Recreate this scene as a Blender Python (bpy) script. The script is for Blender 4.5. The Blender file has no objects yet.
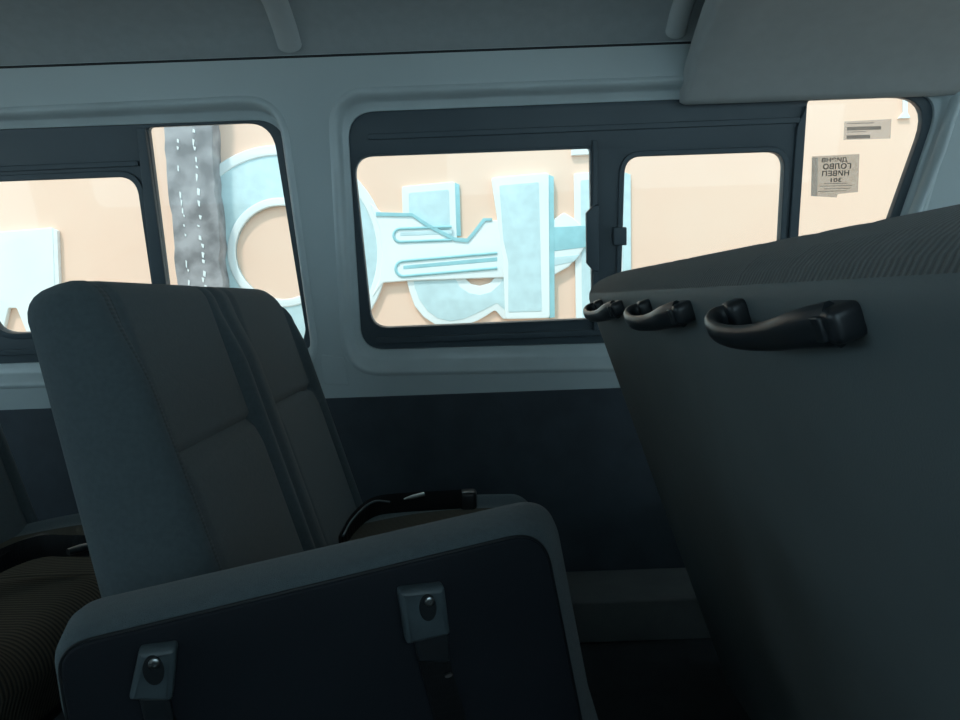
import bpy, bmesh, math, random
from mathutils import Vector, Matrix
from math import sin, cos, tan, pi, radians, sqrt
random.seed(4)
S = bpy.context.scene
COL = S.collection

# ------------------------------------------------------------------ camera
F = 720.0
EYE = Vector((0.0, 0.0, 0.88))
PITCH, ROLL = radians(-4.76), radians(-2.06)
cam_d = bpy.data.cameras.new('camera'); cam = bpy.data.objects.new('camera', cam_d); COL.objects.link(cam)
cam_d.sensor_width = 36.0; cam_d.lens = F/960*36.0; cam_d.clip_start = 0.02
CR = Matrix.Rotation(pi/2+PITCH, 3, 'X') @ Matrix.Rotation(ROLL, 3, 'Z')
cam.matrix_world = Matrix.Translation(EYE) @ CR.to_4x4()
S.camera = cam
# ------------------------------------------------------------------ light
S.view_settings.view_transform = 'Standard'; S.view_settings.look = 'None'
S.view_settings.gamma = 1.0; S.view_settings.use_curve_mapping = False
S.view_settings.exposure = 0.0
W = bpy.data.worlds.new('sky'); S.world = W; W.use_nodes = True
bg = W.node_tree.nodes['Background']
bg.inputs['Color'].default_value = (0.58, 0.84, 0.96, 1); bg.inputs['Strength'].default_value = 1.85
sun_d = bpy.data.lights.new('sun', 'SUN'); sun = bpy.data.objects.new('sun', sun_d); COL.objects.link(sun)
sun_d.energy = 2.35; sun_d.angle = radians(6.0); sun_d.color = (1.0, 0.95, 0.90)
sd = Vector((0.30, 0.50, -0.95)).normalized()      # the way the light travels
sun.rotation_euler = sd.to_track_quat('-Z', 'Y').to_euler()
sun.location = (0, -3, 8)

# ------------------------------------------------------------------ pixel -> place helpers
def ray(px, py):
    return CR @ Vector(((px-480)/F, -(py-360)/F, -1.0))
def atY(px, py, Y):
    d = ray(px, py); return EYE + d*((Y-EYE.y)/d.y)
LEAN = radians(8.8)
WO = Vector((0, 1.95, 0.88))
EU = Vector((1, 0, 0)); EV = Vector((0, -sin(LEAN), cos(LEAN))); EN = EU.cross(EV)
WM = Matrix.Translation(WO) @ Matrix((EU, EV, EN)).transposed().to_4x4()
def uv(px, py, n=0.0):
    d = ray(px, py); o = WO + EN*n
    t = (o-EYE).dot(EN)/d.dot(EN); p = EYE + d*t - o
    return (p.dot(EU), p.dot(EV))
OUT_Y = 5.0
OM = Matrix.Translation((0, OUT_Y, 0)) @ Matrix(((1,0,0),(0,0,-1),(0,1,0))).to_4x4()
def ov(px, py):
    p = atY(px, py, OUT_Y); return (p.x, p.z)

# ------------------------------------------------------------------ materials
def mat(name, col, rough=0.6, metal=0.0, spec=0.5, noise=None, bump=None, wave=None, col2=None, sheen=0.0):
    m = bpy.data.materials.new(name); m.use_nodes = True
    nt = m.node_tree; b = nt.nodes['Principled BSDF']
    b.inputs['Base Color'].default_value = (*col, 1); b.inputs['Roughness'].default_value = rough
    b.inputs['Metallic'].default_value = metal; b.inputs['Specular IOR Level'].default_value = spec
    if sheen: b.inputs['Sheen Weight'].default_value = sheen
    tc = nt.nodes.new('ShaderNodeTexCoord')
    if noise:
        sc, amt = noise
        n = nt.nodes.new('ShaderNodeTexNoise'); n.inputs['Scale'].default_value = sc; n.inputs['Detail'].default_value = 5
        nt.links.new(tc.outputs['Object'], n.inputs['Vector'])
        r = nt.nodes.new('ShaderNodeValToRGB')
        c2 = col2 or tuple(c*(1-amt) for c in col)
        r.color_ramp.elements[0].position = 0.35; r.color_ramp.elements[0].color = (*c2, 1)
        r.color_ramp.elements[1].position = 0.65; r.color_ramp.elements[1].color = (*col, 1)
        nt.links.new(n.outputs['Fac'], r.inputs['Fac']); nt.links.new(r.outputs['Color'], b.inputs['Base Color'])
    last = None
    if bump:
        sc, st = bump
        n = nt.nodes.new('ShaderNodeTexNoise'); n.inputs['Scale'].default_value = sc; n.inputs['Detail'].default_value = 3
        nt.links.new(tc.outputs['Object'], n.inputs['Vector'])
        bp = nt.nodes.new('ShaderNodeBump'); bp.inputs['Strength'].default_value = st; bp.inputs['Distance'].default_value = 0.002
        nt.links.new(n.outputs['Fac'], bp.inputs['Height']); last = bp
    if wave:
        sc, axis, st, dark = wave
        w = nt.nodes.new('ShaderNodeTexWave'); w.bands_direction = axis; w.inputs['Scale'].default_value = sc
        w.inputs['Distortion'].default_value = 0.3
        nt.links.new(tc.outputs['Object'], w.inputs['Vector'])
        bp = nt.nodes.new('ShaderNodeBump'); bp.inputs['Strength'].default_value = st; bp.inputs['Distance'].default_value = 0.002
        nt.links.new(w.outputs['Fac'], bp.inputs['Height'])
        if last: nt.links.new(last.outputs['Normal'], bp.inputs['Normal'])
        last = bp
        if dark:
            r = nt.nodes.new('ShaderNodeValToRGB')
            r.color_ramp.elements[0].position = 0.25; r.color_ramp.elements[0].color = (*dark, 1)
            r.color_ramp.elements[1].position = 0.7; r.color_ramp.elements[1].color = (*col, 1)
            nt.links.new(w.outputs['Fac'], r.inputs['Fac']); nt.links.new(r.outputs['Color'], b.inputs['Base Color'])
    if last: nt.links.new(last.outputs['Normal'], b.inputs['Normal'])
    return m
M = {}
M['metal']  = mat('painted_metal', (0.52, 0.60, 0.62), 0.32, spec=0.5, noise=(3.0, 0.06))
M['flange'] = mat('painted_flange', (0.56, 0.64, 0.66), 0.28, spec=0.6, noise=(8.0, 0.08))
M['headliner'] = mat('headliner_cloth', (0.41, 0.455, 0.47), 0.95, spec=0.1, noise=(40, 0.06), bump=(600, 0.25))
M['cove']   = mat('moulded_trim', (0.51, 0.525, 0.52), 0.75, spec=0.25, noise=(30, 0.05), bump=(500, 0.15))
M['bead']   = mat('bead_trim', (0.52, 0.56, 0.57), 0.6, spec=0.3, bump=(300, .1))
M['lower']  = mat('dark_vinyl_trim', (0.044, 0.058, 0.072), 0.7, spec=0.3, noise=(12, 0.2), bump=(400, 0.2))
M['black']  = mat('window_frame_black', (0.070, 0.096, 0.115), 0.42, spec=0.5, noise=(6, 0.1))
M['seal']   = mat('rubber_seal', (0.014, 0.018, 0.022), 0.55, spec=0.4, noise=(10, .1))
M['fabric'] = mat('seat_fabric', (0.104, 0.134, 0.148), 0.95, spec=0.15, noise=(160, 0.10), bump=(900, 0.5), sheen=0.15)
M['rib']    = mat('ribbed_fabric', (0.084, 0.108, 0.120), 0.95, spec=0.15, bump=(900, 0.3), wave=(60, 'Z', 0.3, (0.066, 0.086, 0.096)), sheen=0.15)
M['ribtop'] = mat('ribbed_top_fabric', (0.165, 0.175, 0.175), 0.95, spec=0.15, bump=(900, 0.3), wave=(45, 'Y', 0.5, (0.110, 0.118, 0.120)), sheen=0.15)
M['cushion']= mat('cushion_fabric', (0.120, 0.105, 0.080), 0.95, spec=0.1, bump=(900, 0.3), wave=(36, 'Y', 0.6, (0.050, 0.048, 0.042)))  # brown ribs: peach light reflected from outside is put into the fabric colour
M['vinyl']  = mat('seat_back_vinyl', (0.150, 0.180, 0.190), 0.62, spec=0.35, noise=(5, 0.12), bump=(500, 0.15))
M['panel']  = mat('jump_seat_panel', (0.015, 0.019, 0.026), 0.7, spec=0.25, noise=(6, 0.15), bump=(500, 0.2))
M['handle'] = mat('handle_plastic', (0.022, 0.027, 0.032), 0.33, spec=0.5, noise=(20, .1))
M['plate']  = mat('bracket_plastic', (0.085, 0.115, 0.130), 0.4, spec=0.5, noise=(40, .2))
M['screw']  = mat('steel_screw', (0.45, 0.47, 0.48), 0.3, metal=1.0, noise=(60, .2))
M['web']    = mat('belt_webbing', (0.007, 0.008, 0.010), 0.6, spec=0.4, wave=(150, 'X', 0.4, None))
M['tongue'] = mat('belt_tongue_steel', (0.4, 0.42, 0.42), 0.35, metal=1.0, noise=(50, .2))
M['frame']  = mat('seat_frame_steel', (0.03, 0.03, 0.035), 0.5, metal=0.3, noise=(20, .2))
M['floor']  = mat('floor_vinyl', (0.030, 0.034, 0.038), 0.7, spec=0.3, noise=(20, .25), bump=(200, .2))
M['step']   = mat('step_vinyl', (0.12, 0.13, 0.13), 0.7, spec=0.25, noise=(15, .15), bump=(200, .2))
M['peach']  = mat('peach_render', (0.92, 0.645, 0.505), 0.9, spec=0.1, noise=(0.9, .1), col2=(0.91, 0.60, 0.46), bump=(30, .3))
M['white']  = mat('sign_white', (0.86, 0.88, 0.87), 0.8, spec=0.1, noise=(3, .05))
M['teal']   = mat('sign_teal', (0.62, 0.76, 0.78), 0.8, spec=0.1, noise=(14, .1), bump=(60, .4))
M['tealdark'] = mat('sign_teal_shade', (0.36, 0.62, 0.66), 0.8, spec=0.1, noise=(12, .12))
M['concrete'] = mat('peeling_concrete', (0.42, 0.385, 0.39), 0.9, spec=0.1, noise=(7, .5), bump=(25, .8))
M['chip']   = mat('white_plaster', (0.85, 0.85, 0.84), 0.9, spec=0.1, noise=(20, .1))
M['ground'] = mat('sandy_ground', (0.55, 0.45, 0.36), 0.95, spec=0.1, noise=(4, .2), bump=(30, .4))
M['paper']  = mat('sticker_paper', (0.50, 0.55, 0.48), 0.7, spec=0.2, noise=(30, .12))
M['paper2'] = mat('sticker_film', (0.62, 0.66, 0.66), 0.6, spec=0.2, noise=(30, .08))
M['ink']    = mat('printed_ink', (0.10, 0.10, 0.10), 0.7, spec=0.2, noise=(90, .3))
M['greyink']= mat('grey_ink', (0.28, 0.30, 0.30), 0.7, spec=0.2, noise=(90, .2))
def see_through(m, share):
    nt = m.node_tree; b = nt.nodes['Principled BSDF']; o = nt.nodes['Material Output']
    t = nt.nodes.new('ShaderNodeBsdfTransparent'); mx = nt.nodes.new('ShaderNodeMixShader'); mx.inputs[0].default_value = share
    nt.links.new(b.outputs[0], mx.inputs[1]); nt.links.new(t.outputs[0], mx.inputs[2]); nt.links.new(mx.outputs[0], o.inputs['Surface'])
see_through(M['paper'], 0.66); see_through(M['paper2'], 0.74)
see_through(M['greyink'], 0.55); see_through(M['ink'], 0.02)
def glass_mat():
    m = bpy.data.materials.new('window_glass'); m.use_nodes = True; nt = m.node_tree
    for n in list(nt.nodes): nt.nodes.remove(n)
    o = nt.nodes.new('ShaderNodeOutputMaterial'); mx = nt.nodes.new('ShaderNodeMixShader')
    t = nt.nodes.new('ShaderNodeBsdfTransparent'); t.inputs['Color'].default_value = (0.95, 0.98, 0.97, 1)
    g = nt.nodes.new('ShaderNodeBsdfGlossy'); g.inputs['Roughness'].default_value = 0.02
    fr = nt.nodes.new('ShaderNodeFresnel'); fr.inputs['IOR'].default_value = 1.35
    nt.links.new(fr.outputs[0], mx.inputs[0]); nt.links.new(t.outputs[0], mx.inputs[1]); nt.links.new(g.outputs[0], mx.inputs[2])
    nt.links.new(mx.outputs[0], o.inputs['Surface']); return m
M['glass'] = glass_mat()

# ------------------------------------------------------------------ object helpers
def link(name, me, m, parent=None, matrix=None):
    o = bpy.data.objects.new(name, me); COL.objects.link(o)
    if m:
        for x in (m if isinstance(m, (list, tuple)) else [m]): me.materials.append(M[x])
    if parent: o.parent = parent
    if matrix is not None: o.matrix_local = matrix
    return o
def mesh(name, verts, faces, m, parent=None, matrix=None, smooth=True, angle=40):
    me = bpy.data.meshes.new(name); me.from_pydata([tuple(v) for v in verts], [], faces); me.update()
    bm = bmesh.new(); bm.from_mesh(me); bmesh.ops.recalc_face_normals(bm, faces=bm.faces); bm.to_mesh(me); bm.free()
    if smooth: soft(me, angle)
    return link(name, me, m, parent, matrix)
def soft(me, angle=40):
    me.polygons.foreach_set('use_smooth', [True]*len(me.polygons)); me.set_sharp_from_angle(angle=radians(angle))
def thing(name, label, cat, loc=(0,0,0), group=None, matrix=None):
    o = bpy.data.objects.new(name, None); COL.objects.link(o); o.empty_display_size = 0.1
    if matrix is not None: o.matrix_world = matrix
    else: o.location = loc
    return tag(o, label, cat, group)
def tag(o, label, cat, group=None):
    o['label'] = label; o['category'] = cat
    if group: o['group'] = group
    return o
def struct(o, label=None):
    o['kind'] = 'structure'
    if label: o['label'] = label
    return o
def rbox(name, x0, x1, y0, y1, z0, z1, m, parent=None, bev=0.01, seg=3, matrix=None):
    bm = bmesh.new(); bmesh.ops.create_cube(bm, size=1)
    for v in bm.verts:
        v.co = Vector(((x0+x1)/2+v.co.x*(x1-x0), (y0+y1)/2+v.co.y*(y1-y0), (z0+z1)/2+v.co.z*(z1-z0)))
    if bev > 0: bmesh.ops.bevel(bm, geom=list(bm.edges), offset=bev, segments=seg, profile=0.5, affect='EDGES')
    me = bpy.data.meshes.new(name); bm.to_mesh(me); bm.free(); soft(me, 50)
    return link(name, me, m, parent, matrix)
def rpoly(pts, r, seg=8):
    """round the corners of a polygon"""
    n = len(pts); rs = r if isinstance(r, (list, tuple)) else [r]*n; out = []
    for i in range(n):
        p = Vector(pts[i]); a = Vector(pts[i-1])-p; b = Vector(pts[(i+1) % n])-p
        rr = rs[i]
        if rr <= 0: out.append(tuple(p)); continue
        la, lb = a.length, b.length; a.normalize(); b.normalize()
        ang = math.acos(max(-1, min(1, a.dot(b)))); d = min(rr/max(tan(ang/2), 1e-4), la*0.48, lb*0.48)
        A, B = p+a*d, p+b*d
        for k in range(seg+1):
            t = k/seg; q = A*(1-t)**2 + p*2*t*(1-t) + B*t*t
            out.append(tuple(q))
    return out
def plate(name, outline, holes, z0, z1, m, parent=None, matrix=None, bev=0.0, bseg=3):
    """a solid slab between local z0 and z1 with holes cut through"""
    cu = bpy.data.curves.new(name+'_c', 'CURVE'); cu.dimensions = '2D'; cu.fill_mode = 'BOTH'
    for ring in [outline]+list(holes):
        ring = [p for i, p in enumerate(ring) if (Vector(p)-Vector(ring[i-1])).length > 2e-4]
        sp = cu.splines.new('POLY'); sp.points.add(len(ring)-1)
        for i, p in enumerate(ring): sp.points[i].co = (p[0], p[1], 0, 1)
        sp.use_cyclic_u = True
    h = (z1-z0)/2
    bev = min(bev, h*0.95)
    cu.extrude = h-bev; cu.bevel_depth = bev; cu.bevel_resolution = bseg
    if bev: cu.offset = -bev
    tmp = bpy.data.objects.new(name+'_t', cu); COL.objects.link(tmp)
    dg = bpy.context.evaluated_depsgraph_get()
    me = bpy.data.meshes.new_from_object(tmp.evaluated_get(dg))
    bpy.data.objects.remove(tmp); bpy.data.curves.remove(cu)
    me.name = name; me.materials.clear()
    for v in me.vertices: v.co.z += (z0+z1)/2
    bm = bmesh.new(); bm.from_mesh(me); bmesh.ops.remove_doubles(bm, verts=bm.verts, dist=1e-5)
    bmesh.ops.recalc_face_normals(bm, faces=bm.faces); bm.to_mesh(me); bm.free()
    soft(me, 35)
    return link(name, me, m, parent, matrix)
def loft(name, rings, m, parent=None, matrix=None, closed=True, caps=True, angle=40):
    n = len(rings[0]); V = [p for r in rings for p in r]; Fc = []
    for i in range(len(rings)-1):
        for j in range(n if closed else n-1):
            k = (j+1) % n
            Fc.append((i*n+j, i*n+k, (i+1)*n+k, (i+1)*n+j))
    if caps and closed: Fc.append(tuple(range(n))); Fc.append(tuple((len(rings)-1)*n+j for j in range(n)))
    return mesh(name, V, Fc, m, parent, matrix, True, angle)
def tube(name, pts, r, m, parent=None, matrix=None, n=8, ry=None, cyclic=False, up=Vector((0,0,1)), rs=None):
    """sweep an ellipse (r sideways, ry along up) on a path"""
    ry = ry or r; P = [Vector(p) for p in pts]; rings = []
    for i, p in enumerate(P):
        a = P[(i-1) % len(P)] if (cyclic or i > 0) else p
        b = P[(i+1) % len(P)] if (cyclic or i < len(P)-1) else p
        t = (b-a).normalized(); s = t.cross(up)
        if s.length < 1e-4: s = t.cross(Vector((1,0,0)))
        s.normalize(); w = s.cross(t).normalized(); q = rs[i] if rs else 1.0
        rings.append([p + s*(r*q*cos(2*pi*k/n)) + w*(ry*q*sin(2*pi*k/n)) for k in range(n)])
    if cyclic: rings.append(rings[0])
    return loft(name, rings, m, parent, matrix, True, not cyclic, 60)
def smoothpath(pts, it=3):
    P = [Vector(p) for p in pts]
    for _ in range(it):
        Q = [P[0]]
        for a, b in zip(P, P[1:]): Q += [a*0.75+b*0.25, a*0.25+b*0.75]
        P = Q+[P[-1]]
    return P
def disc(name, c, r, h, m, parent=None, matrix=None, n=24, r2=None, bev=0.0):
    """a short cylinder along local z"""
    prof = [(r, 0), (r, h-bev), (r-bev, h)] if bev else [(r, 0), (r2 or r, h)]
    rings = [[Vector((c[0]+q*cos(2*pi*k/n), c[1]+q*sin(2*pi*k/n), c[2]+z)) for k in range(n)] for q, z in prof]
    return loft(name, rings, m, parent, matrix)
def P(lst, f, *a): return [f(x, y, *a) for x, y in lst]

# ================================================================== VAN SHELL
FR = -2.45; FX = 2.40; NEAR = -0.32
# ---- far side wall (leaning), two window openings
def shrink(ring, d):
    n = len(ring); out = []
    c = Vector((sum(p[0] for p in ring)/n, sum(p[1] for p in ring)/n))
    for i in range(n):
        a = Vector(ring[i-1]); p = Vector(ring[i]); b = Vector(ring[(i+1) % n])
        t = (b-a)
        if t.length < 1e-7: out.append(tuple(p)); continue
        t.normalize(); nr = Vector((-t.y, t.x))
        if nr.dot(c-p) < 0: nr = -nr
        out.append(tuple(p+nr*d))
    return out
A_out = rpoly(P([(-330, 129), (280, 99), (318, 372), (-330, 398)], uv), [0.03, 0.10, 0.10, 0.03], 10)
B_out = rpoly(P([(332, 94), (700, 80), (963, 70), (876, 362), (347, 372)], uv), [0.09, 0.0, 0.09, 0.10, 0.10], 10)
A_in = rpoly(P([(-322, 141), (284, 119), (316, 352), (-322, 376)], uv, -0.03), [0.03, 0.085, 0.06, 0.03], 10)
B_in = rpoly(P([(347, 112.5), (690, 99), (943, 92), (860, 336), (362, 350)], uv, -0.03), [0.075, 0.0, 0.075, 0.06, 0.065], 10)
vtop = uv(480, 40)[1]; vbot = uv(480, 394)[1]
u0, u1 = FR, FX
wall_outline = [(u0, vbot+0.0), (u1, vbot), (u1, vtop+0.05), (u0, vtop+0.05)]
struct(plate('wall_far', wall_outline, [A_out, B_out], -0.004, 0.004, 'metal', None, WM, 0.0), 'pale painted metal side wall with pressed window openings')
def flange(name, outer, inner):
    n = len(outer)
    lip = shrink(outer, -0.006)
    rings = []
    rings.append([(p[0], p[1], 0.0045) for p in shrink(outer, -0.012)])
    rings.append([(p[0], p[1], 0.0095) for p in shrink(outer, -0.004)])
    rings.append([(p[0], p[1], 0.0085) for p in shrink(outer, 0.003)])
    rings.append([(p[0], p[1], 0.000) for p in shrink(outer, 0.009)])
    for t, z in ((0.10, -0.004), (0.22, -0.014), (0.32, -0.020), (0.42, -0.0225), (0.9, -0.0235)):
        rings.append([(a[0]*(1-t)+b[0]*t, a[1]*(1-t)+b[1]*t, z) for a, b in zip(shrink(outer, 0.009), inner)])
    rings.append([(b[0], b[1], -0.0245) for b in inner])
    rings.append([(b[0], b[1], -0.055) for b in inner])
    return loft(name, rings, 'flange', None, WM, True, False, 50)
struct(flange('trim_1', A_out, A_in), 'pressed metal flange around the left window')
struct(flange('trim_2', B_out, B_in), 'pressed metal flange around the wide middle window')
# shallow press lines on the wall between / below the windows
# ---- windows
def window(name):
    o = bpy.data.objects.new(name, None); COL.objects.link(o); o.matrix_world = WM; return struct(o)
Z0 = -0.03
def U(lst, n=Z0): return [uv(x, y, n) for x, y in lst]
w1 = window('window_1'); w2 = window('window_2')
def grow(ring, d): return shrink(ring, -d)
# left window: sliding frame with a framed pane at the left, bare pane at the right
bareA = rpoly(U([(147, 127), (271, 122), (305, 330), (300, 352), (176, 358)]), [0.012, 0.075, 0.05, 0.02, 0.02], 8)
paneA = rpoly(U([(-520, 202), (134, 176.5), (154, 328), (-0, 333.5), (-520, 362)]), [0.05, 0.05, 0.06, 0.06, 0.05], 8)
paneA = rpoly(U([(-24, 182.5), (136, 176.5), (158, 327), (-6, 334.5)]), [0.05, 0.05, 0.06, 0.06], 8)
paneA0 = rpoly(U([(-300, 194), (-60, 184), (-42, 337), (-300, 348)]), [0.05, 0.05, 0.06, 0.06], 8)
plate('window_frame', grow(A_in, 0.01), [bareA, paneA, paneA0], -0.056, -0.034, 'black', w1, None, 0.003)
plate('pane', grow(bareA, 0.006), [], -0.054, -0.050, 'glass', w1)
plate('pane', grow(paneA, 0.006), [], -0.050, -0.046, 'glass', w1)
plate('pane', grow(paneA0, 0.006), [], -0.050, -0.046, 'glass', w1)
def band(name, ring, w, z0, z1, m, parent, bev=0.002):
    return plate(name, grow(ring, w), [ring], z0, z1, m, parent, None, bev)
band('inner_seal', paneA, 0.016, -0.036, -0.028, 'black', w1)
plate('stile', rpoly(U([(137.5, 128), (146, 128), (176, 350), (160, 352)]), 0.004, 3), [], -0.036, -0.022, 'black', w1, None, 0.003)
plate('top_rail', rpoly(U([(-400, 183), (138, 160.5), (139, 166), (-400, 189)]), 0.002, 2), [], -0.036, -0.026, 'black', w1, None, 0.002)
plate('bottom_rail', rpoly(U([(-400, 366), (160, 344), (161, 349), (-400, 372)]), 0.002, 2), [], -0.036, -0.026, 'black', w1, None, 0.002)
# wide window
paneB1 = rpoly(U([(353.5, 157), (590, 148.5), (592.5, 319), (372, 328.5)]), [0.05, 0.008, 0.008, 0.05], 8)
paneB2 = rpoly(U([(625, 157), (785, 151.5), (776, 312), (620, 318)]), [0.045, 0.045, 0.045, 0.045], 8)
bareB = rpoly(U([(808.5, 100), (935, 95.5), (856, 316), (794, 318)]), [0.012, 0.085, 0.05, 0.012], 8)
plate('window_frame', grow(B_in, 0.01), [paneB1, paneB2, bareB], -0.056, -0.034, 'black', w2, None, 0.003)
plate('pane', grow(paneB1, 0.006), [], -0.050, -0.046, 'glass', w2)
plate('pane', grow(paneB2, 0.006), [], -0.050, -0.046, 'glass', w2)
plate('pane', grow(bareB, 0.006), [], -0.054, -0.050, 'glass', w2)
band('inner_seal', paneB2, 0.014, -0.036, -0.028, 'black', w2)
band('inner_seal', paneB1, 0.007, -0.036, -0.030, 'black', w2, 0.0015)
plate('stile', rpoly(U([(592, 140), (597, 140), (598, 330), (593, 330)]), 0.002, 2), [], -0.036, -0.022, 'black', w2, None, 0.003)
plate('stile', rpoly(U([(796, 128), (806, 104), (792, 330), (782, 330)]), 0.002, 2), [], -0.036, -0.024, 'black', w2, None, 0.003)
plate('top_rail', rpoly(U([(368, 134), (800, 117), (800, 123), (368, 140)]), 0.002, 2), [], -0.036, -0.026, 'black', w2, None, 0.002)
plate('bottom_rail', rpoly(U([(376, 338), (840, 320), (840, 326), (376, 344)]), 0.002, 2), [], -0.036, -0.026, 'black', w2, None, 0.002)
la = plate('latch_pull', rpoly(U([(592, 206), (598, 204), (598, 272), (592, 270), (586, 263), (585.5, 213)]), 0.004, 4), [], -0.036, -0.014, 'black', w2, None, 0.004)
plate('latch_catch', rpoly(U([(613, 227), (626, 227), (626, 245), (613, 245)]), 0.003, 3), [], -0.036, -0.018, 'black', w2, None, 0.003)

# ---- lower trim wall, vertical
pl = WO + EV*vbot
Yb = pl.y; zb = pl.z
zl = zb
struct(rbox('wall_lower_far', FR, FX, Yb-0.012, Yb+0.03, 0.0, zb+0.004, 'lower', None, 0.004, 2), 'dark vinyl panel below the windows')
# small seam box on the pillar below
struct(plate('trim_3', rpoly(P([(321, 354), (344, 357), (350, 385), (325, 384)], uv), 0.006, 4), [], 0.003, 0.007, 'metal', None, WM, 0.002), 'small pressed pad on the pillar foot')
# ---- floor, step
struct(rbox('floor', FR, FX, NEAR, 2.02, -0.06, 0.0, 'floor', None, 0.0), 'dark van floor')
stp = rbox('trim_4', -0.16, 0.62, 1.765, Yb-0.013, 0.0, 0.108, 'step', None, 0.006, 3)
struct(stp, 'low grey ledge along the foot of the side wall')
# ---- ceiling: curved cloth lining
ce = atY(480, 56, 1.0); dce = ce-EYE
ptop = uv(480, 48); pt = WO + EV*ptop[1]; Ye, ze = pt.y, pt.z
prof = [(Ye+0.02, ze-0.004), (Ye+0.004, ze-0.006), (Ye-0.004, ze-0.002), (Ye-0.02, ze+0.018), (Ye-0.06, ze+0.045), (Ye-0.13, ze+0.075), (Ye-0.25, ze+0.102), (Ye-0.45, ze+0.122), (Ye-0.8, ze+0.14), (0.6, ze+0.145), (0.0, ze+0.11), (NEAR, ze+0.0)]
rings = []
for x in (FR, -1.2, -0.4, 0.4, 1.2, FX): rings.append([Vector((x, y, z)) for y, z in prof] + [Vector((x, y, z+0.02)) for y, z in reversed(prof)])
struct(loft('ceiling', rings, 'headliner', None, None, True, True, 30), 'grey cloth headliner')
def ceil_bead(name, x, w):
    rs = []
    for y, z in prof[3:-1]:
        rs.append([Vector((x+w*cos(a), y, z-0.002-0.018*sin(a))) for a in [pi*k/8 for k in range(9)]] + [Vector((x-w, y, z+0.01)), Vector((x+w, y, z+0.01))])
    return struct(loft(name, rs, 'bead', None, None, True, True, 60), 'rounded bead across the headliner')
bx = atY(287, 52, Ye-0.05).x
ceil_bead('trim_5', bx, 0.030)
# narrow rail where the cloth meets the painted wall; its dark colour stands in for a shadow line
struct(tube('trim_6', [Vector((x, Ye+0.0, ze-0.006)) for x in (FR, 0, FX)], 0.005, 'seal', None, None, 8, 0.004), 'thin edge strip along the headliner, coloured dark as a shadow line')
# ---- moulded cove at the right
xc = atY(690, 60, Ye-0.05).x
pc = uv(690, 103); Yc, zc = (WO+EV*pc[1]).y, (WO+EV*pc[1]).z
def cove_ring(x, f=1.0, dz=0.0):
    q = [(Yc+0.01, zc-0.002), (Yc-0.012, zc-0.006), (Yc-0.03, zc+0.004), (Yc-0.055, zc+0.026), (Yc-0.11, zc+0.062), (Yc-0.20, zc+0.108), (Yc-0.31, zc+0.148), (Yc-0.45, zc+0.182), (Yc-0.62, zc+0.206), (Yc-0.85, zc+0.222), (Yc-1.2, zc+0.232)]
    front = [Vector((x, y, z+dz*min(1, (Yc-y)/0.3 if y < Yc else 0))) for y, z in q]
    back = [Vector((x, y+0.025, z+0.06)) for y, z in reversed(q)]
    return front+back
rs = [cove_ring(xc+d) for d in (0.0, 0.006, 0.012)]
rs[0] = [p+Vector((0, 0.012, 0.010)) if i < 11 else p for i, p in enumerate(rs[0])]
rs[1] = [p+Vector((0, 0.004, 0.003)) if i < 11 else p for i, p in enumerate(rs[1])]
rs += [cove_ring(x) for x in (xc+0.1, xc+0.3, xc+0.6, xc+0.8, 1.4, FX)]
struct(loft('trim_7', rs, 'cove', None, None, True, True, 45), 'moulded grey roof side trim over the right window')
struct(ceil_bead('trim_8', atY(683, 40, Ye-0.08).x, 0.026))
# ---- right pillar: rounded metal column in front of the wall
pr = [uv(961, 80, 0.0), uv(938, 152, 0.0), uv(903, 240, 0.0), uv(850, 380, 0.0)]
rs = []
for (u, v), k in zip(pr, (1, 1, 1, 1)):
    rs.append([(u+0.014*cos(a), v, 0.0+0.024*sin(a)) for a in [pi*j/10 for j in range(11)]])
struct(loft('trim_9', rs, 'flange', None, WM, True, True, 60), 'rounded painted ridge on the pillar right of the slanted window')
# ---- near side wall with window openings, end walls
nm = Matrix.Translation((0, NEAR, 0)) @ Matrix(((1,0,0),(0,0,1),(0,1,0))).to_4x4()
struct(plate('wall_near', [(FR, 0), (FX, 0), (FX, ze+0.02), (FR, ze+0.02)],
      [rpoly([(-2.2, .78), (-1.05, .78), (-1.05, 1.36), (-2.2, 1.36)], .08), rpoly([(-0.15, .78), (0.75, .78), (0.75, 1.36), (-0.15, 1.36)], .08), rpoly([(0.9, .78), (2.1, .78), (2.1, 1.36), (0.9, 1.36)], .08)],
      -0.03, 0.0, 'metal', None, nm), 'near side wall of the van with its windows')
def endwall(name, x, hole, lab):
    mm = Matrix.Translation((x, 0, 0)) @ Matrix(((0,0,1),(1,0,0),(0,1,0))).to_4x4()
    struct(plate(name, [(NEAR, 0), (2.02, 0), (1.98, zb), (Ye+0.03, ze+0.12), (0.4, ze+0.17), (NEAR, ze+0.03)], [rpoly(hole, .08)], -0.02, 0.0, 'metal', None, mm), lab)
endwall('wall_rear', FR, [(-0.2, .70), (1.8, .70), (1.65, 1.44), (-0.2, 1.38)], 'rear end of the van')
endwall('wall_front', FX+0.02, [(-0.2, .60), (1.85, .60), (1.68, 1.46), (-0.2, 1.40)], 'front end of the van')

# ================================================================== OUTSIDE
struct(rbox('ground', -9, 9, -6, 5.0, -0.75, -0.60, 'ground', None, 0.0), 'sandy ground outside')
struct(rbox('wall_outside', -9, 9, OUT_Y, OUT_Y+0.25, -0.60, 3.6, 'peach', None, 0.0), 'sunlit peach wall outside the van')
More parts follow.
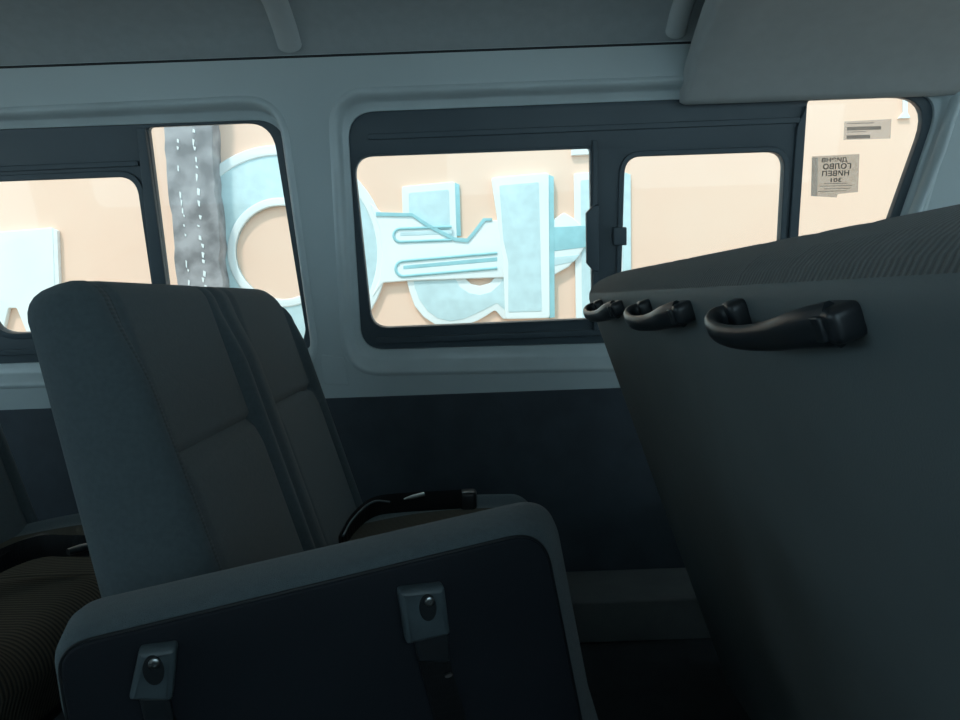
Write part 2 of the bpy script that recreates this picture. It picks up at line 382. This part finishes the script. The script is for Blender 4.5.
# key emblem
cx, cz = ov(283, 253); k = (ov(383, 250)[0]-ov(283, 250)[0])/100.0
def circ(r, n=64, a0=0, a1=2*pi): return [(cx+r*k*cos(a0+(a1-a0)*i/n), cz+r*k*sin(a0+(a1-a0)*i/n)) for i in range(n)]
key = thing('wall_key_emblem', 'big pale blue and white key emblem with a round bow mounted on the peach wall', 'key emblem', (cx, OUT_Y, cz))
KM = Matrix.Translation((-cx, -OUT_Y, -cz)) @ OM
plate('bow', circ(97), [circ(46)], 0.0, 0.03, 'teal', key, KM, 0.004)
plate('bow_rim', circ(105), [circ(95)], 0.0, 0.04, 'white', key, KM, 0.008)
plate('bow_rim', circ(54), [circ(46)], 0.0, 0.04, 'white', key, KM, 0.008)
shaft_px = [(368, 200), (384, 215), (413, 216), (428, 226), (455, 240), (468, 241), (474, 234), (484, 221), (552, 221), (563, 213), (573, 219), (590, 235), (581, 252), (568, 267), (552, 276), (410, 281), (384, 283), (370, 302), (380, 280), (383, 253), (380, 228)]
plate('shaft', rpoly(P(shaft_px, ov), 0.02, 3), [], 0.0, 0.045, 'white', key, KM, 0.008)
for (x0, x1, y0, y1, r) in ((401, 452, 236, 234, 6.5), (404, 497, 269, 261, 7.5)):
    pth = [(x1, y1-r)]+[(x0+r*cos(a)*1.0, y0+r*sin(a)) for a in [-pi/2-pi*i/12 for i in range(13)]]+[(x1, y1+r)]
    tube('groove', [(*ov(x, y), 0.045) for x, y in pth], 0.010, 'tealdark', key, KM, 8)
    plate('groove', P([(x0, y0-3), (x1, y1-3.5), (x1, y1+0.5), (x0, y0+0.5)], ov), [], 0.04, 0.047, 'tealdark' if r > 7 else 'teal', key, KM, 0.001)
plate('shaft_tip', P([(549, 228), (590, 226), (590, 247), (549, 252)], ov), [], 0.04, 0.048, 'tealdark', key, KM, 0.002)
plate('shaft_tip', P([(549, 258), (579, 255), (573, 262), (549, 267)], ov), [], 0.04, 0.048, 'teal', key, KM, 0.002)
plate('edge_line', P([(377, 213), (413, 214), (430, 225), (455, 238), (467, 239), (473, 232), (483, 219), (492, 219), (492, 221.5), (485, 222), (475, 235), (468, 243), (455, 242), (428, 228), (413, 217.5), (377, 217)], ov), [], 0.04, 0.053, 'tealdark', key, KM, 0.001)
# letters
U_px = [(402, 187), (455, 182), (457, 240), (459, 265), (464, 277), (471, 284), (480, 286), (490, 283), (497, 275), (501, 262), (501, 250), (549, 250), (549, 318), (503, 319), (495, 310), (486, 316), (477, 321), (463, 326), (449, 328), (436, 325), (424, 317), (415, 306), (410, 292), (406, 277), (405, 262)]
def letter(name, label, group=None, at=(0, 0)):
    o = thing(name, label, 'sign letter', (at[0], OUT_Y, at[1]), group)
    return o, Matrix.Translation((-at[0], -OUT_Y, -at[1])) @ OM
lu, LM = letter('sign_letter', 'pale blue letter U with white border, crossed by the key shaft', 'wall sign letters', ov(470, 300))
plate('border', rpoly(P(U_px, ov), 0.02, 3), [], 0.0, 0.025, 'white', lu, LM, 0.005)
Uin = [(409, 193.5), (449, 190), (451, 262), (454, 276), (460, 287), (469, 293), (480, 295), (491, 292), (500, 284), (506, 273), (508, 262), (541, 262), (541, 311), (507, 312), (497, 303), (487, 308), (477, 313), (463, 319), (450, 321), (438, 318), (428, 311), (420, 300), (415, 287), (411, 262)]
plate('fill', rpoly(P(Uin, ov), 0.015, 3), [], 0.024, 0.028, 'teal', lu, LM, 0.001)
plate('stem', rpoly(P([(491, 179), (548, 174), (549, 318), (505, 319), (503, 262), (501, 245)], ov), 0.02, 3), [], 0.0, 0.06, 'white', lu, LM, 0.006)
plate('fill', rpoly(P([(499, 187), (538, 183.5), (541, 311), (508, 312), (508, 262), (503, 240)], ov), 0.012, 3), [], 0.058, 0.063, 'teal', lu, LM, 0.001)
plate('stem_side', P([(548, 176), (553, 178), (554, 317), (549, 318)], ov), [], 0.0, 0.05, 'tealdark', lu, LM, 0.001)  # both side strips carry the shade of the letter's edge in their darker colour
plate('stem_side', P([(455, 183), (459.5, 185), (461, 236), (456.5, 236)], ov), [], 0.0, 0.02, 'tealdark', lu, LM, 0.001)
li, LM = letter('sign_letter', 'pale blue straight letter with white border beyond the window latch', 'wall sign letters', ov(600, 300))
plate('border', rpoly(P([(573.5, 174), (622, 170), (622, 345), (576, 345)], ov), 0.015, 3), [], 0.0, 0.025, 'white', li, LM, 0.005)
plate('fill', rpoly(P([(580, 181), (616, 178), (616, 338), (582, 338)], ov), 0.012, 3), [], 0.024, 0.029, 'teal', li, LM, 0.001)
plate('side', P([(622, 172), (630, 175), (631, 345), (622, 345)], ov), [], 0.0, 0.02, 'teal', li, LM, 0.001)
lc, LM = letter('sign_letter', 'white blocky letter with a peach notch at the left end of the sign', 'wall sign letters', ov(20, 330))
plate('border', rpoly(P([(-90, 240), (56, 228), (63, 430), (46, 430), (31, 334), (20, 308), (12, 308), (6, 334), (-10, 430), (-90, 430)], ov), 0.012, 2), [], 0.0, 0.04, 'white', lc, LM, 0.006)
plate('side', P([(56, 229), (60, 231), (67, 430), (63, 430)], ov), [], 0.0, 0.035, 'chip', lc, LM, 0.001)
lt, LM = letter('sign_letter', 'small white letter tip high on the wall above the paper sticker', 'wall sign letters', ov(903, 110))
plate('border', P([(902, 92), (906, 92), (906, 113), (909, 118.5), (897, 119), (902, 113)], ov), [], 0.0, 0.02, 'white', lt, LM, 0.002)
ls, LM = letter('sign_letter', 'white stroke cut off by the top edge of the middle pane', 'wall sign letters', ov(582, 150))
plate('border', P([(571, 135), (612, 134), (612, 154), (571, 156)], ov), [], 0.0, 0.03, 'white', ls, LM, 0.004)
# column
col = thing('concrete_column', 'grey peeling concrete column in front of the peach wall', 'column', (*ov(195, 300)[:1], OUT_Y, -0.6))
cl = col.location
CM = Matrix.Translation((-cl.x, -cl.y, -cl.z)) @ OM
def ragged(x, ya, yb, n, amp, dx):
    return [(x+dx*(i/n)+random.uniform(-amp, amp), ya+(yb-ya)*i/n) for i in range(n+1)]
yb_ = 690
left = ragged(167, 60, yb_, 60, 1.2, 55); right = ragged(215, 60, yb_, 60, 1.3, 42)
plate('shaft', P(left+right[::-1], ov), [], 0.0, 0.16, 'concrete', col, CM, 0.004)
for base, w in ((0.27, 1.0), (0.62, 1.6)):
    for i in range(26):
        y = 100+i*8.5+random.uniform(-2, 2); f = (y-60)/(yb_-60)
        xa = 167+55*f; xb = 215+42*f; x = xa+(xb-xa)*base+random.uniform(-1.2, 1.2)
        if random.random() < 0.25: continue
        h = random.uniform(2.5, 8)
        plate('plaster_chip', P([(x-w*random.uniform(.4, 1), y), (x+w*random.uniform(.4, 1), y+1), (x+w*random.uniform(.2, 1), y+h), (x-w*random.uniform(.2, .8), y+h-1)], ov), [], 0.155, 0.165, 'chip', col, CM, 0.0)

# ================================================================== SEATS
def smooth01(t): t = max(0, min(1, t)); return t*t*(3-2*t)
def backrest(name, y0, y1, xb, z0, H, h0, th0, th1, lean, units, parent, mats, seam_h=0.32, bol=0.10, bin_=None, rend=0.05, rcorner=0.09, rfar=None, rearmat_from=None, bolrise=0.02):
    """Upholstered backrest facing +x. xb: front face at height z0.  units: list of (ya,yb) seat places"""
    sa, ca = sin(lean), cos(lean)
    def P3(n, h, y): return Vector((xb - sa*h + ca*n, y, z0 + ca*h + sa*n))
    ys = []; y = y0
    N = int((y1-y0)/0.0065)
    for i in range(N+1): ys.append(y0+(y1-y0)*i/N)
    ys = sorted(set(ys + [y0+d for d in (0.0008, 0.002, 0.004)] + [y1-d for d in (0.0008, 0.002, 0.004)]))
    NF, NT, NR = 72, 12, 26
    bin_ = bin_ or bol
    def bw(a, b, y): return (bol if abs(a-y0) < 1e-6 else bin_*1.25) if y-a < b-y else (bol if abs(b-y1) < 1e-6 else bin_)
    seams = []
    for a, b in units: seams += [a+bw(a, b, a), b-bw(a, b, b)]
    def front(y, h):
        f = 0.0; ctr = False
        for a, b in units:
            if a <= y <= b:
                d = min(y-a, b-y); w = bw(a, b, y); ctr = d > w
                f += bolrise*(1-smooth01((d-w*0.62)/(w*0.5)))*(0.25+0.75*smooth01((H-0.03-h)/0.13))
                # groove between neighbours
                f -= 0.012*math.exp(-(d/0.012)**2) if min(abs(a-y0), abs(b-y1)) >= 0 and not ((a == y0 and y-a == d) or (b == y1 and b-y == d)) else 0
        for s in seams: f -= 0.006*math.exp(-((y-s)/0.006)**2)
        if ctr:
            g = (h-seam_h)
            f -= 0.012*math.exp(-(g/0.006)**2)
            if g < 0: f += 0.006*smooth01(-g/0.05)
            f += 0.006
        return f
    rings = []; tags = []
    for y in ys:
        d = min(y-y0, y1-y); q = max(0, min(1, d/rend)); ins = 1-sqrt(max(0, 1-(1-q)**2))
        rc = rfar if (rfar and y > (y0+y1)/2) else rcorner
        qc = max(0, min(1, d/rc)); dH = rc*0.9*(1-sqrt(max(0, 1-(1-qc)**2)))
        Ht = H-dH; ring = []; tg = []
        def thick(h): return th0+(th1-th0)*max(0, min(1, (h-h0)/(H-h0)))
        rt = 0.045
        def nf(h):
            t = thick(h); return front(y, h) - t*0.5*ins
        def nr(h):
            t = thick(h); return -t + t*0.5*ins
        for i in range(NF):
            h = h0 + (Ht-rt-h0)*i/(NF-1); ring.append(P3(nf(h), h, y)); tg.append(('f', h))
        a, b = nf(Ht-rt), nr(Ht-rt); c = (a+b)/2; hw = (a-b)/2
        for i in range(1, NT):
            an = pi*i/NT
            ring.append(P3(c+hw*math.copysign(abs(cos(an))**0.75, cos(an)), Ht-rt+rt*sin(an)**0.8, y)); tg.append(('t', an))
        for i in range(NR):
            h = (Ht-rt) + (h0-(Ht-rt))*i/(NR-1); ring.append(P3(nr(h), h, y)); tg.append(('r', h))
        rings.append(ring); tags = tg
    o = loft(name, rings, mats, parent, None, True, True, 60)
    me = o.data; n = len(rings[0]); nq = (len(rings)-1)*n
    for pi_ in range(min(nq, len(me.polygons))):
        i, j = divmod(pi_, n); y = (ys[i]+ys[i+1])/2; kind, hv = tags[j]; mi = 0
        if kind == 'f' or (kind == 't' and hv < 1.2):
            for a, b in units:
                if a <= y <= b and (len(units) > 2 or y-a < b-y and a == y0) and bol*0.45 < min(y-a, b-y) < bol*1.0: mi = 1
        if rearmat_from is not None:
            if kind == 'r' or hv > 2.5 and kind == 't': mi = 2
            elif kind in 'tr': mi = 3 if y0+0.12 < y < y1-0.12 else 0
        me.polygons[pi_].material_index = mi
    return o, P3
def cushion(name, x0, x1, y0, y1, z0, z1, parent, units, mats, nose=0.055):
    """seat cushion with rounded nose and lifted side bolsters, front towards +x"""
    N = int((y1-y0)/0.01); ys = [y0+(y1-y0)*i/N for i in range(N+1)]; ys = sorted(set(ys+[y0+.001, y0+.004, y1-.001, y1-.004]))
    rings = []
    for y in ys:
        d = min(y-y0, y1-y); q = max(0, min(1, d/0.05)); ins = 1-sqrt(max(0, 1-(1-q)**2))
        f = 0
        for a, b in units:
            if a <= y <= b:
                e = min(y-a, b-y); f += 0.012*(1-smooth01((min(y-y0, y1-y)-.05)/.05)) - 0.004*math.exp(-(e/0.008)**2)
        zt = z1+f-0.05*ins; xe = x1-0.03*ins; ring = []
        M_ = 28
        for i in range(M_):
            x = x0+(xe-nose-x0)*i/(M_-1); t = i/(M_-1)
            ring.append(Vector((x, y, zt-0.03*(1-t)+0.012*sin(pi*t))))
        hh = min((zt-z0)*0.5, nose*1.1)
        for i in range(1, 12):
            a = pi/2-(pi/2)*i/11
            ring.append(Vector((xe-nose+nose*cos(a), y, zt-hh+hh*sin(a))))
        ring.append(Vector((xe-0.03, y, z0))); ring.append(Vector((x0, y, z0)))
        rings.append(ring)
    o = loft(name, rings, mats, parent, None, True, True, 60)
    n = len(rings[0])
    for p in range((len(rings)-1)*n):
        i, j = divmod(p, n); y = (ys[i]+ys[i+1])/2
        for a, b in units:
            if a <= y <= b and y1-y > .11: o.data.polygons[p].material_index = 1
    return o
LEANB = radians(20.0)
def double_seat(label, dx, group='double seats'):
    t = thing('passenger_seat', label, 'seat', (dx, 1.21, 0), group)
    Y0, Y1 = -0.386, 0.445; un = [(Y0, 0.022), (0.022, Y1)]
    backrest('backrest', Y0, Y1, -0.257, 0.38, 0.572, -0.02, 0.155, 0.085, radians(16.5), un, t, ['fabric', 'rib'], rcorner=0.032, rend=0.030, rfar=0.13, bol=0.052, bin_=0.050, seam_h=0.332)
    cushion('cushion', -0.265, 0.145, Y0+0.045, Y1, 0.28, 0.425, t, un, ['fabric', 'cushion'])
    rbox('seat_frame', -0.26, 0.09, Y0+0.12, Y1-0.05, 0.235, 0.28, 'frame', t, 0.008)
    for x in (-0.22, 0.05):
        for y in (Y0+0.14, Y1-0.12): rbox('leg', x-0.02, x+0.02, y-0.02, y+0.02, 0.0, 0.24, 'frame', t, 0.005)
    tube('recliner_hinge', [(-0.28, Y0-0.005, 0.40), (-0.28, Y0+0.03, 0.40)], 0.035, 'handle', t, None, 16, up=Vector((0, 0, 1)))
    return t
main = double_seat('grey fabric double seat with stitched backrest in front of the pillar between the windows', -0.033)
def copy_tree(o, parent=None):
    c = o.copy(); COL.objects.link(c)
    if parent: c.parent = parent
    for ch in o.children: copy_tree(ch, c)
    return c
rear = copy_tree(main); rear.location.x -= 0.755
rear['label'] = 'double seat cut off at the left edge of the photo with ribbed cushion tinted brown for reflected peach light'
# ---- right bench seen from behind, with grab handles
bench = thing('bench_seat', 'wide charcoal bench seat seen from behind with three grab handles on its back', 'seat', (0.40, 0.97, 0))
BY0, BY1 = -0.80, 0.685
un = [(BY0, -0.305), (-0.305, 0.19), (0.19, BY1)]
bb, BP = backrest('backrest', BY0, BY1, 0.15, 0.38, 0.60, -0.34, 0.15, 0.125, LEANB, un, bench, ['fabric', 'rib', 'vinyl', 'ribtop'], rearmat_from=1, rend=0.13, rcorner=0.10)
cushion('cushion', 0.20, 0.62, BY0, BY1, 0.28, 0.43, bench, un, ['fabric', 'cushion'])
rbox('seat_frame', 0.24, 0.56, BY0+0.05, BY1-0.05, 0.235, 0.28, 'frame', bench, 0.008)
for x in (0.28, 0.50):
    for y in (BY0+0.12, BY1-0.12): rbox('leg', x-0.02, x+0.02, y-0.02, y+0.02, 0.0, 0.24, 'frame', bench, 0.005)
def rear_n(h): return -(0.15+(0.125-0.15)*max(0, min(1, (h+0.34)/(0.60+0.34))))
def grab(yw):
    """yw: world y of the near mount. path in (y, out, h)"""
    hb = 0.557
    def Q(y, o, h): return BP(rear_n(hb+h)-o, hb+h, y-0.97)
    path = smoothpath([Q(yw+.012, 0.012, 0.0), Q(yw+.04, 0.022, 0.0), Q(yw+.085, .028, -0.006), Q(yw+.125, .037, -0.006), Q(yw+.160, .040, -0.003), Q(yw+.192, .036, 0.001), Q(yw+.208, .024, 0.004), Q(yw+.206, .010, 0.002)], 2)
    n = len(path)
    rs = [1.25-0.45*smooth01(i/(n*0.45)) for i in range(n)]
    g = tube('grab_handle', path, 0.0070, 'handle', bench, None, 14, 0.0130, up=(BP(0, 1, 0)-BP(0, 0, 0)).normalized(), rs=rs)
    # mounts
    up = (BP(0, 1, 0)-BP(0, 0, 0)).normalized(); nn = (BP(1, 0, 0)-BP(0, 0, 0)).normalized()
    for (yy, w, hh, o) in ((yw+.018, 0.020, 0.0125, 0.020), (yw+.204, 0.014, 0.014, 0.016)):
        c = Q(yy, 0, 0); mm = Matrix.Translation(c) @ Matrix((Vector((0, 1, 0)), up, -nn)).transposed().to_4x4()
        plate('mount', rpoly([(-w, -hh), (w, -hh), (w, hh), (-w, hh)], 0.008, 4), [], -0.004, o, 'handle', g, mm, 0.006)
    c = Q(yw+.020, 0.020, 0); mm = Matrix.Translation(c) @ Matrix((Vector((0, 1, 0)), up, -nn)).transposed().to_4x4()
    plate('screw_cover', rpoly([(-.011, -.009), (.011, -.009), (.011, .009), (-.011, .009)], 0.003, 3), [], -0.001, 0.003, 'handle', g, mm, 0.0015)
    return g
for yw in (0.452, 0.810, 1.195): grab(yw)

# ---- folded aisle seat in the foreground
A = atY(74, 634, 0.60); B = atY(512, 527, 0.72); C_ = atY(600, 720, 0.72); D = atY(57, 720, 0.60)
e1 = (B-A).normalized(); e2 = (D-A); e2 = (e2-e1*e2.dot(e1)).normalized(); nf_ = e1.cross(e2)
if nf_.y < 0: nf_ = -nf_
js = thing('folding_aisle_seat', 'folded aisle seat in the foreground with two belt brackets on its dark back', 'seat', (A.x+0.2, 0.70, 0))
JO = Vector(js.location)
JM = Matrix.Translation(A-JO) @ Matrix((e1, e2, nf_)).transposed().to_4x4()
def jp(px, py):
    d = ray(px, py); t = (A-EYE).dot(nf_)/d.dot(nf_); p = EYE+d*t-A; return (p.dot(e1), p.dot(e2))
a = jp(60, 632); b = jp(528, 516); c = jp(604, 720); d = jp(60, 720)
bl = (d[0]+(d[0]-jp(56, 680)[0])*0.5, 0.40); br = (c[0]+0.01, 0.40)
outl = rpoly([jp(44, 641), jp(549, 520), jp(588, 720), br, (jp(59, 720)[0]+0.01, 0.40), jp(57, 720)], [0.055, 0.055, 0.02, 0.06, 0.06, 0.02], 12)
TH = 0.085
rings = []
for z, ins in ((0.0, 0.016), (0.002, 0.010), (0.008, 0.004), (0.018, 0.0), (TH-0.03, 0.0), (TH-0.015, 0.004), (TH-0.006, 0.010), (TH, 0.022)):
    rings.append([(p[0]+0.038*smooth01(z/TH)*smooth01((p[0]-0.2)/0.2), p[1], z) for p in shrink(outl, ins)])
loft('cushion_body', rings, 'fabric', js, JM, True, True, 50)
pan = shrink(outl, 0.009)
plate('back_panel', pan, [], -0.004, 0.006, 'panel', js, JM, 0.003)
tube('piping', [(p[0], p[1], -0.001) for p in shrink(outl, 0.008)], 0.0016, 'seal', js, JM, 6, cyclic=True)
# bracket plates
for poly, scr, tail in (([(141, 642), (179, 637), (174, 690), (131, 689)], (157, 650), [(140, 687), (170, 687), (176, 712), (190, 740), (160, 745), (146, 712)]),
                        ([(395, 584), (440, 579), (446, 626), (403, 636)], (424, 591), [(409, 624), (444, 620), (447, 655), (470, 735), (440, 740), (416, 655)])):
    q = P(poly, jp)
    br_ = plate('belt_bracket', rpoly(q, 0.004, 4), [], -0.020, 0.0, 'plate', js, JM, 0.006)
    s = jp(*scr)
    plate('screw_recess', [(s[0]-0.002+0.0085*cos(2*pi*i/20), s[1]+0.007+0.0140*sin(2*pi*i/20)) for i in range(20)], [], -0.0212, -0.0195, 'seal', br_, None, 0.0)
    loft('screw', [[(s[0]+r*cos(2*pi*i/16), s[1]+r*sin(2*pi*i/16), z) for i in range(16)] for r, z in ((.0048, -.0205), (.0048, -.0232), (.0035, -.0242), (.0022, -.0242), (.0018, -.0230))], 'screw', br_)
    t = P(tail, jp)
    plate('belt_buckle', rpoly(t[:3]+t[5:], 0.003, 3), [], -0.016, -0.004, 'handle', br_, None, 0.004)
    st = plate('belt_strap', t[2:6], [], -0.010, -0.007, 'web', br_, None, 0.0)
    g = jp(scr[0]+20 if scr[0] > 300 else scr[0]+9, 666 if scr[0] > 300 else 715)
    plate('rivet', [(g[0]+0.004*cos(i*pi/5), g[1]+0.002*sin(i*pi/5)) for i in range(10)], [], -0.018, -0.015, 'screw', br_, None, 0.0)
# its mounting: hinge post down to the floor
mid = A + e1*0.22 + e2*0.39 + nf_*0.045 - JO
tube('hinge_post', [mid, Vector((mid.x, mid.y, 0.05)), Vector((mid.x, mid.y, 0.012))], 0.022, 'frame', js, None, 14, up=Vector((0, 1, 0)))
rbox('hinge_foot', mid.x-0.07, mid.x+0.07, mid.y-0.05, mid.y+0.05, 0.0, 0.014, 'frame', js, 0.004)

# ---- loose seat belts
def belt(name, label, pts, wdt, group=None, flat=0.0014, up=Vector((0, 0, 1))):
    o = thing(name, label, 'seat belt', pts[0], group); q = [Vector(p)-Vector(pts[0]) for p in pts]
    tube('webbing', smoothpath(q, 3), wdt, 'web', o, None, 8, flat, up=up)
    return o, Vector(pts[0])

# ---- stickers on the slanted pane
def sticker(label, pts, m, n=-0.0455):
    qs = [uv(x, y, n) for x, y in pts]; cu = sum(p[0] for p in qs)/len(qs); cv = sum(p[1] for p in qs)/len(qs)
    o = thing('window_sticker', label, 'sticker', matrix=WM @ Matrix.Translation((cu, cv, n)))
    loc = [(p[0]-cu, p[1]-cv) for p in qs]
    plate('paper', loc, [], -0.0008, 0.0, m, o)
    return o, (lambda x, y: (uv(x, y, n)[0]-cu, uv(x, y, n)[1]-cv))
s1, f1 = sticker('square grey paper sticker with mirrored black lettering on the slanted right pane', [(812, 156.5), (859.5, 154), (858, 192), (838, 194), (836.5, 197.5), (811, 196)], 'paper')
s2, f2 = sticker('small pale rectangular sticker with two grey lines at top of right pane', [(844.5, 121.5), (891.5, 119), (890.5, 138.5), (843.5, 140)], 'paper2')
def strip(o, f, x0, x1, y, h, m, sl=-0.03):
    plate('printed_line', P([(x0, y), (x1, y+sl*(x1-x0)), (x1, y+h+sl*(x1-x0)), (x0, y+h)], f), [], 0.0001, 0.0005, m, o)
strip(s2, f2, 847, 881, 127.0, 3.6, 'greyink'); strip(s2, f2, 846.5, 870, 135.4, 3.6, 'greyink'); strip(s2, f2, 847, 874, 123.2, 0.8, 'greyink'); strip(s2, f2, 847, 866, 131.8, 0.7, 'greyink')
def word(o, f, txt, xc_, yc_, hpx, m='ink', wpx=None):
    """printed word, seen mirrored from inside the van"""
    cu = bpy.data.curves.new('printed_word', 'FONT'); cu.body = txt; cu.align_x = 'CENTER'; cu.align_y = 'CENTER'; cu.size = 1.0; cu.extrude = 0.0
    cu.resolution_u = 3; cu.offset = 0.02
    tmp = bpy.data.objects.new('w', cu); COL.objects.link(tmp)
    me = bpy.data.meshes.new_from_object(tmp.evaluated_get(bpy.context.evaluated_depsgraph_get()))
    bpy.data.objects.remove(tmp); bpy.data.curves.remove(cu); me.materials.clear(); me.name = 'printed_word'
    xs = [v.co.x for v in me.vertices]; yy = [v.co.y for v in me.vertices]
    c0 = f(xc_-wpx/2, yc_+0.03*wpx/2); c1 = f(xc_+wpx/2, yc_-0.03*wpx/2); ht = f(xc_, yc_-hpx/2)[1]-f(xc_, yc_+hpx/2)[1]
    for v in me.vertices:
        t = 1-(v.co.x-min(xs))/(max(xs)-min(xs)); s = (v.co.y-min(yy))/(max(yy)-min(yy))-0.5
        v.co = (c0[0]+(c1[0]-c0[0])*t, c0[1]+(c1[1]-c0[1])*t+ht*s, 0.0006)
    me.flip_normals()
    return link('printed_word', me, m, o)
word(s1, f1, 'ДИЭНВ', 834.5, 160.2, 5.2, wpx=26)
word(s1, f1, 'ГОЛВО', 837.0, 166.2, 5.8, wpx=28)
word(s1, f1, 'НИВЕП', 835.5, 173.2, 5.4, wpx=27)
word(s1, f1, '301', 836, 180.0, 4.2, wpx=11)
for y, a_, b_ in ((183.5, 824, 848), (186, 820, 852), (188.6, 824, 850), (191.2, 818, 846)): strip(s1, f1, a_, b_, y, 0.6, 'greyink')
plate('tape_strip', P([(812, 158), (818, 157.7), (817, 196.5), (811, 196)], f1), [], 0.0001, 0.0004, 'paper2', s1)

# ---- belts lying on the seats
# on the middle double seat
def atZ(px, py, z):
    d = ray(px, py); return EYE + d*((z-EYE.z)/d.z)
def ribbon(name, pts, half, thick, m, parent, off):
    q = smoothpath([p-off for p in pts], 3)
    return tube(name, q, thick, m, parent, None, 8, half, up=Vector((0, 0, 1)))
o1 = Vector((-0.12, 1.20, 0.44))
b1 = thing('seat_belt', 'black seat belt with metal tongue lying on the cushion of the middle double seat', 'seat belt', o1)
ribbon('webbing', [atZ(340, 545, .455), atZ(352, 523, .470), atZ(372, 506, .478), atZ(395, 503, .478), atZ(430, 501, .474), atZ(462, 499, .474)], 0.020, 0.002, 'web', b1, o1)
tube('webbing_edge_glint', smoothpath([atZ(343, 536, .472)-o1, atZ(352, 519, .484)-o1, atZ(372, 500, .498)-o1, atZ(390, 502, .490)-o1], 3), 0.0022, 'plate', b1, None, 6)  # pale tube: light caught by the webbing's edge, put into its colour
ta, tb = atZ(404, 499, .492)-o1, atZ(424, 494, .496)-o1
tube('tongue', [ta, ta*0.6+tb*0.4, tb], 0.007, 'tongue', b1, None, 10, 0.004, rs=[0.35, 0.9, 1.0])
bk = atZ(468, 494, .478)-o1
rbox('buckle', bk.x-0.018, bk.x+0.018, bk.y-0.02, bk.y+0.02, bk.z-0.03, bk.z+0.008, 'handle', b1, 0.008)
o2 = atZ(60, 545, 0.45)
b2 = thing('seat_belt', 'black seat belt with buckle lying on the brown-tinted ribbed cushion at the left edge', 'seat belt', o2)
ribbon('webbing', [atZ(-40, 585, .462), atZ(0, 560, .470), atZ(40, 545, .474), atZ(68, 546, .468), atZ(90, 546, .463)], 0.020, 0.003, 'web', b2, o2)
ba, bb_ = atZ(68, 552, .478)-o2, atZ(93, 545, .478)-o2
tube('buckle', [ba, (ba+bb_)/2, bb_], 0.011, 'handle', b2, None, 10, 0.007, rs=[0.8, 1.0, 0.8])
tube('webbing_fold', smoothpath([atZ(-15, 562, .476)-o2, atZ(12, 546, .484)-o2, atZ(45, 534, .484)-o2], 2), 0.012, 'web', b2, None, 8, 0.002)
